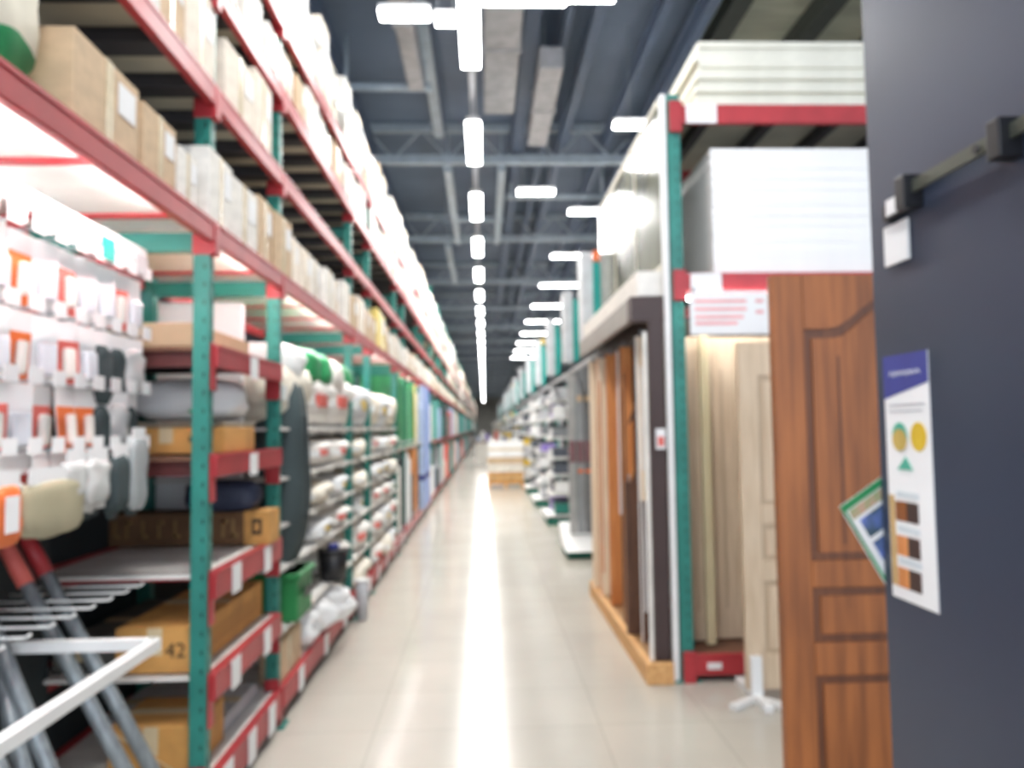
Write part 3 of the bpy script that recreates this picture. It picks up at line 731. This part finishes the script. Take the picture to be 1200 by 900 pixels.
panel_door('panelled_door', 1.055, 2.75, .82, 2.085, .06, oak, oak_dk, 'red-brown wooden panelled door with arched top, nearest the dark sliding panel', rails=[(0, .2), (.64, .755), (.95, 1.045)])
r = empty('door_stand', (1.055, 2.74, 0), label='low black stand carrying the red-brown door', cat='stand')
MB().box(.05, .15, -.2, .25, 0, .058, black).box(.67, .77, -.2, .25, 0, .058, black).build('foot', r)
# beige doors
panel_door('panelled_door', 1.51, 4.5, .8, 2.03, .06, beige, wood('beige_groove', (200, 178, 150), (188, 164, 136)), 'beige panelled door on the white floor stand', rails=[(0, .2), (.62, .74), (.95, 1.06)])
r = empty('door_stand', (1.5, 4.5, 0), label='white tee-shaped floor stand under the beige door', cat='stand')
MB().box(.02, .085, -.045, -.005, 0, .26, white, bev=.004).box(.02, .085, .045, .075, .03, .26, white).build('bracket', r)
MB().box(.025, .08, -.22, .28, 0, .05, white, bev=.006).bar((.05, -.02, .02), (-.13, -.16, .02), .05, .03, white).bar((.05, -.02, .02), (.22, -.25, .02), .05, .03, white).build('foot', r)
for k, (x0, x1, m_, y, lb) in enumerate([(1.32, 1.46, beige, 5.12, 'beige door leaf nearest the right green post'), (1.43, 1.49, beige_lt, 5.02, 'pale pine door edge standing beside the beige leaf'), (1.52, 2.3, beige, 5.16, 'wide beige door standing inside the right rack')]):
    rr = empty('door_leaf', (0, y, .175), label=lb, cat='door', group='doors standing in the right rack')
    MB().box(x0, x1, 0, .04, 0, 2.02, m_, bev=.004).build('leaf', rr)
    if x1-x0 > .1: MB().box(x0+.08, x0+.1, -.004, 0, .2, 1.8, MATS['beige_groove']).box(x0+.02, x0+.03, -.004, 0, .1, 1.9, MATS['beige_groove']).build('moulding', rr)
r = empty('price_board', (1.31, 4.78, 2.17), label='white price board with faded red lines under the right beam', cat='sign')
MB().box(0, .56, 0, .012, 0, .27, paper).build('board', r)
m = MB()
for k, (a, b, z, c) in enumerate([(.03, .36, .2, 1), (.03, .36, .15, 1), (.03, .34, .1, 1), (.42, .47, .2, 1), (.42, .47, .13, 1), (.03, .3, .06, 1)]): m.box(a, b, -.002, 0, z, z+.022, mat('pale_red_ink', (240, 176, 176), .6))
m.build('printed_lines', r)
MB().box(.02, .04, .004, .02, .27, .3, steel).box(.5, .52, .004, .02, .27, .3, steel).build('hanger', r)

r = empty('shelf_lamp', (1.62, 4.9, 2.43), label='slim tube lamp behind the price board, lighting the beige doors', cat='lamp')
MB().box(-.31, .31, -.02, .02, 0, .02, white).build('housing', r)
MB().tube((-.29, 0, -.012), (.29, 0, -.012), .011, ledm).build('tube', r)
# ------------------------------------------------------------------ dark sliding panel
r = empty('sliding_door_panel', (0, 0, 0), label='tall dark slate sliding door panel filling the right edge', cat='door')
slate = mat('slate_blue_laminate', (52, 60, 78), .38, var=.04, scale=1.5)
MB().box(1.05, 1.10, .2, 2.015, .02, 2.95, slate, bev=.003).build('slab', r)
MB().box(1.055, 1.095, .25, 1.97, 0, .02, black).build('floor_guide', r)
MB().box(1.022, 1.03, .3, 1.78, 2.145, 2.175, mat('olive_flat_bar', (92, 96, 86), .4, metal=.5)).build('slide_rail', r)
for y in (1.78, 1.44): MB().box(1.0, 1.05, y-.02, y+.02, 2.11, 2.19, black, bev=.004).build('roller_bracket', r)
MB().tube((1.03, 1.9, 2.12), (1.05, 1.9, 2.12), .012, black).tube((1.018, 1.52, 2.16), (1.05, 1.52, 2.16), .01, black).build('bolt', r)
MB().box(1.028, 1.05, 1.8, 1.91, 2.115, 2.15, black).build('stopper', r)
MB().box(1.024, 1.028, 1.815, 1.885, 2.12, 2.16, paper).build('sticker_label', label='small white sticker on the rail end of the dark panel', cat='label')
MB().box(1.04, 1.046, 1.82, 1.93, 2.0, 2.10, paper).tube((1.043, 1.875, 2.10), (1.043, 1.875, 2.13), .0015, black, 6).build('hang_tag', label='white square tag hanging below the rail on the dark panel', cat='tag')
# poster, in its own coordinates: u along -Y (towards camera), v up
r = empty('poster', (1.049, 1.97, 1.155), label='narrow white colour chart poster with blue heading on the dark panel', cat='poster')
PW, PH = .20, .615
def rect(u0, u1, v0, v1, m_, name, lift=.0012, parent=None):
    return MB().box(-.0025-lift, -.0025, -u1*PW, -u0*PW, v0*PH, v1*PH, m_).build(name, parent or r)
MB().box(-.0025, .0, -PW, 0, 0, PH, paper).build('sheet', r)
MB().prism([(0, .505), (0, PH), (-PW, PH), (-PW, .54)], -.0038, -.0026, navy, 'x').build('heading_panel', r)
m = MB()
for k in range(14): m.bar((-.0042, -.03-.01*k, .563+.011*(k % 2)-.002*(k % 3)), (-.0042, -.04-.01*k, .563+.011*((k+1) % 2)), .003, .001, paper)
m.build('heading_script', r)
def oval(u, v, w, h, m_, name):
    pts = [((-u+w*.5*math.cos(a*PI/12))*PW, v*PH+h*.5*PH*math.sin(a*PI/12)) for a in range(24)]
    MB().prism(pts, -.0042, -.0026, m_, 'x').build(name, r)
oval(.33, .665, .34, .115, mat('teal_ink', (80, 176, 150), .5), 'teal_oval'); 
MB().prism([((-.33+.17*math.cos(a*PI/12))*PW, 0.65*PH+.045*PH*math.sin(a*PI/12)) for a in range(24)], -.0046, -.0043, mat('tan_ink', (196, 170, 90), .5), 'x').build('tan_oval', r)
oval(.75, .665, .34, .115, yellow, 'yellow_oval')
MB().prism([(-.25*PW, .53*PH), (-.6*PW, .53*PH), (-.45*PW, .585*PH)], -.0042, -.0026, MATS['teal_ink'], 'x').build('teal_mark', r)
rect(.02, .14, .05, .42, mat('tan_strip', (206, 170, 110), .5), 'tan_strip')
for v in (.32, .18, .05):
    rect(.16, .42, v, v+.08, orwood if v < .3 else oak, 'wood_swatch'); rect(.42, .68, v, v+.08, mat('dark_swatch', (70, 48, 42), .5), 'dark_swatch'); rect(.2, .7, v+.095, v+.12, mat('grey_caption', (214, 222, 226), .6), 'caption')
rect(.1, .9, .79, .798, ltgrey, 'text_line'); rect(.1, .85, .765, .772, ltgrey, 'text_line')
# leaflet tucked behind the panel edge
r = empty('leaflet', (1.075, 2.022, 1.31), label='tilted photo leaflet sticking out behind the dark panel edge', cat='leaflet')
r.rotation_euler = (0, math.radians(-31), math.radians(8))
def lf(x0, x1, z0, z1, m_, name, l=.001): return MB().box(x0, x1, -.001-l, -.001, z0, z1, m_).build(name, r)
MB().box(-.09, .09, -.001, .001, -.135, .135, paper).build('sheet', r)
lf(-.09, .09, .115, .135, gpack, 'green_edge'); lf(-.075, .09, .085, .112, mat('salmon_photo', (200, 160, 140), .6, c2=(150, 170, 120), scale=40), 'photo_strip')
for k, z in enumerate((.02, -.05)):
    lf(-.06, .085, z, z+.055, mat('blue_photo', (110, 130, 205), .5, c2=(60, 84, 70), scale=18), 'photo'); 
lf(-.05, .085, -.09, -.065, black, 'dark_strip'); lf(-.088, -.08, -.135, .115, gpack, 'green_border')

# ------------------------------------------------------------------ right far side
# sheet panel stand on green plinth
r = empty('panel_stand', (0, 0, 0), label='low white display plinth with green base beyond the door display', cat='plinth')
MB().box(1.0, 1.6, 9.4, 10.1, 0, .11, mat('dark_green_base', (20, 110, 92), .5)).build('base', r)
MB().prism([(9.25, .1), (9.38, .12), (10.1, .36), (10.1, .1)], .96, 1.6, white, 'x').build('sloped_top', r)
for k, (x0, x1, z1) in enumerate([(1.06, 1.15, 2.26), (1.16, 1.25, 2.33), (1.26, 1.36, 2.36)]):
    rr = empty('laminate_sheet', (0, 0, 0), label='tall grey laminate panel on the plinth, ' + ['one nearest the aisle', 'middle one', 'one furthest from the aisle'][k], cat='panel', group='grey laminate panels on the plinth')
    MB().box(x0, x1, 9.7, 9.76, .26, z1, mat('grey_panel_%d' % k, [(168, 168, 166), (150, 154, 156), (120, 122, 124)][k], .4), bev=.004).build('sheet', rr)
    MB().box(x0+.005, x1-.005, 9.69, 9.699, 1.15, 1.42, mat('maroon_label', (128, 92, 96), .5)).build('maroon_label', rr)
    if k > 0: MB().box(x0+.01, x1-.01, 9.685, 9.69, 1.02, 1.06, orange).box(x0+.01, x1-.01, 9.685, 9.69, 1.92, 1.99, tan).build('orange_label', rr)
# gondolas
gy = [12.6, 15.5, 18.6, 21.8, 25] + [28.5+3.6*k for k in range(24)]
gsh = [.16, .5, .82, 1.1, 1.43, 1.75, 2.05]
def gond(r, L):
    MB().box(1.5, 1.56, 0, L, 0, 2.3, ltgrey).build('back_panel', r)
    MB().box(1.02, 1.55, 0, L, 0, .1, MATS['dark_green_base']).build('base', r)
    for y in (0, L-.05): MB().box(1.45, 1.5, y, y+.05, .1, 2.35, green).build('upright', r)
    for z in gsh:
        d = 1.0 if z < .3 else 1.1
        MB().box(d, 1.5, .02, L-.02, z-.03, z, white).box(d-.01, d+.01, .02, L-.02, z-.055, z+.012, white).build('shelf', r)
r = empty('shelf_gondola', (0, gy[0], 0), label='x', cat='shelving', group='white shelf gondolas on the right')
gond(r, 1.1); proto_done(r); g0 = r
for k, y in enumerate(gy):
    o = g0 if k == 0 else copy_tree(g0); o.location = (0, y, 0)
    o['label'] = 'white tiered shelf gondola with green base, %s past the grey panels' % ordw(k+1)
# goods on the gondolas
gp = []
for c_, nm in ((ltgrey, 'light grey'), (grey, 'mid grey'), (paper, 'white'), (mat('slate_pack', (86, 92, 104), .5), 'slate'), (purp, 'violet'), (green, 'green')):
    o = empty('small_pack', (0, -500, 0), label='x', cat='package', group='small packs on the right gondolas')
    MB().box(-.5, .5, -.5, .5, 0, 1, c_, bev=.03).build('pack_body', o); MB().box(-.505, -.5, -.3, .3, .3, .7, paper).build('face_label', o)
    proto_done(o); gp.append([o, nm, 0])
for gi in range(3):
    for si, z in enumerate(gsh):
        for k in range(3):
            p = random.choices(gp, weights=[4, 2, 4, 2, 1, 1])[0]
            o = copy_tree(p[0]) if p[2] else p[0]; p[2] = 1
            h = random.uniform(.12, .22)
            o.location = (1.29+random.uniform(-.02, .02), gy[gi]+.2+.35*k, z+.013); o.scale = (.3, random.uniform(.25, .33), h)
            o['label'] = '%s pack on %s gondola, %s shelf up, %s along' % (p[1], ['nearest', 'second', 'third'][gi], ordw(si+1), ordw(k+1))
m = MB()
for gi in range(3, len(gy)):
    for z in gsh:
        for k in range(2): m.box(1.12, 1.42, gy[gi]+.08+.48*k, gy[gi]+.5+.48*k, z+.013, z+random.uniform(.12, .24), random.choice([ltgrey, grey, paper, paper, teal, MATS['slate_pack'], yellow]))
m.build('gondola_goods', label='mixed small goods on the distant right gondolas', cat='goods', kind='stuff')
# header fins with teal blades
def fin(k, y, yel=False):
    z0, z1 = 2.46, 3.32
    r = empty('header_sign', (1.13 if k == 0 else 1.18, y, z0-.03), label='white header sign with curved teal blade, %s from the door display' % ordw(k+1), cat='sign', group='teal bladed header signs')
    MB().box(-.12, .0, 0, .3, .02, .95, mat('sign_grey_white', (206, 210, 214), .5), bev=.01).build('sign_body', r)
    pts = []
    for i in range(13): pts.append((.06+.05*math.sin(PI*i/12), .02+.82*i/12))
    pts += [(0.0, .84), (0.0, .02)]
    MB().prism(pts, -.03, .0, teal).build('teal_blade', r)
    MB().box(-.03, .0, .1, .14, -.1, .02, steel).build('mount', r)
    if k in (0, 3, 7): MB().box(0, .07, -.02, .0, .86, .97, yellow if k > 0 else orange).build('corner_flash', r)
fy = [7.75, 10.0, 12.6, 15.6, 19, 23, 27.5, 32, 37, 42, 50, 60]
for k, y in enumerate(fy): fin(k, y)
# bridging rail the fins stand on
r = empty('sign_rail', (0, 0, 0), label='thin pale rail carrying the teal header signs', cat='rail')
MB().box(1.13, 1.17, 7.7, 62, 2.3, 2.34, ltgrey).build('rail', r)
for y in [11.6, 14.6, 17.6, 20.8, 24.2]+[27.8+3.6*k for k in range(10)]: MB().box(1.45, 1.48, y, y+.04, 0, 2.34, ltgrey).box(1.14, 1.46, y, y+.03, 2.305, 2.335, ltgrey).build('rail_post', r)
# pile of boxes in the aisle
for zi, (z0, z1, m_, nm) in enumerate([(.14, .4, kraft, 'orange kraft'), (.41, .62, pale, 'off-white'), (.63, .8, tan, 'tan'), (.81, 1.24, paper, 'white')]):
    for k in range(2):
        x0 = .08+.48*k
        r = empty('display_carton', (x0+.235, 20.9, z0), label='%s carton in the pile blocking the aisle, %s one of its layer' % (nm, ['left', 'right'][k]), cat='box', group='carton pile in the aisle')
        MB().box(-.235, .235, -.3, .3, 0, z1-z0, m_, bev=.01).build('carton_body', r); MB().box(-.235, .235, -.303, -.3, (z1-z0)*.42, (z1-z0)*.55, tape).build('tape', r)
r = empty('wooden_pallet', (.56, 20.9, 0), label='low wooden pallet under the carton pile in the aisle', cat='pallet')
MB().box(-.5, .5, -.33, .33, .1, .135, pine).build('top_boards', r)
for x in (-.45, 0, .45): MB().box(x-.04, x+.04, -.33, .33, 0, .1, pine).build('bearer', r)
r = empty('sales_counter', (0, 0, 0), label='pale counter of goods across the far end of the aisle', cat='counter')
MB().box(-.4, 1.3, 34, 34.8, 0, .95, pale).build('counter_body', r); MB().box(-.45, 1.35, 33.95, 34.85, .95, 1.0, brown_deck).build('counter_top', r)
for k in range(8):
    rr = MB().box(-.36+.2*k, -.2+.2*k, 34.1, 34.4, 1.0, 1.2+.12*((k*5) % 3), [palebl, paper, purp, paper, pink, paper, navy, yellow][k], bev=.01).box(-.36+.2*k+.03, -.2+.2*k-.03, 34.09, 34.1, 1.05, 1.12, paper).build('counter_pack', label='%s pack on the far counter, %s from the left' % (['pale blue', 'white', 'violet', 'white', 'pink', 'white', 'navy', 'yellow'][k], ordw(k+1)), cat='package', group='packs on the far counter')
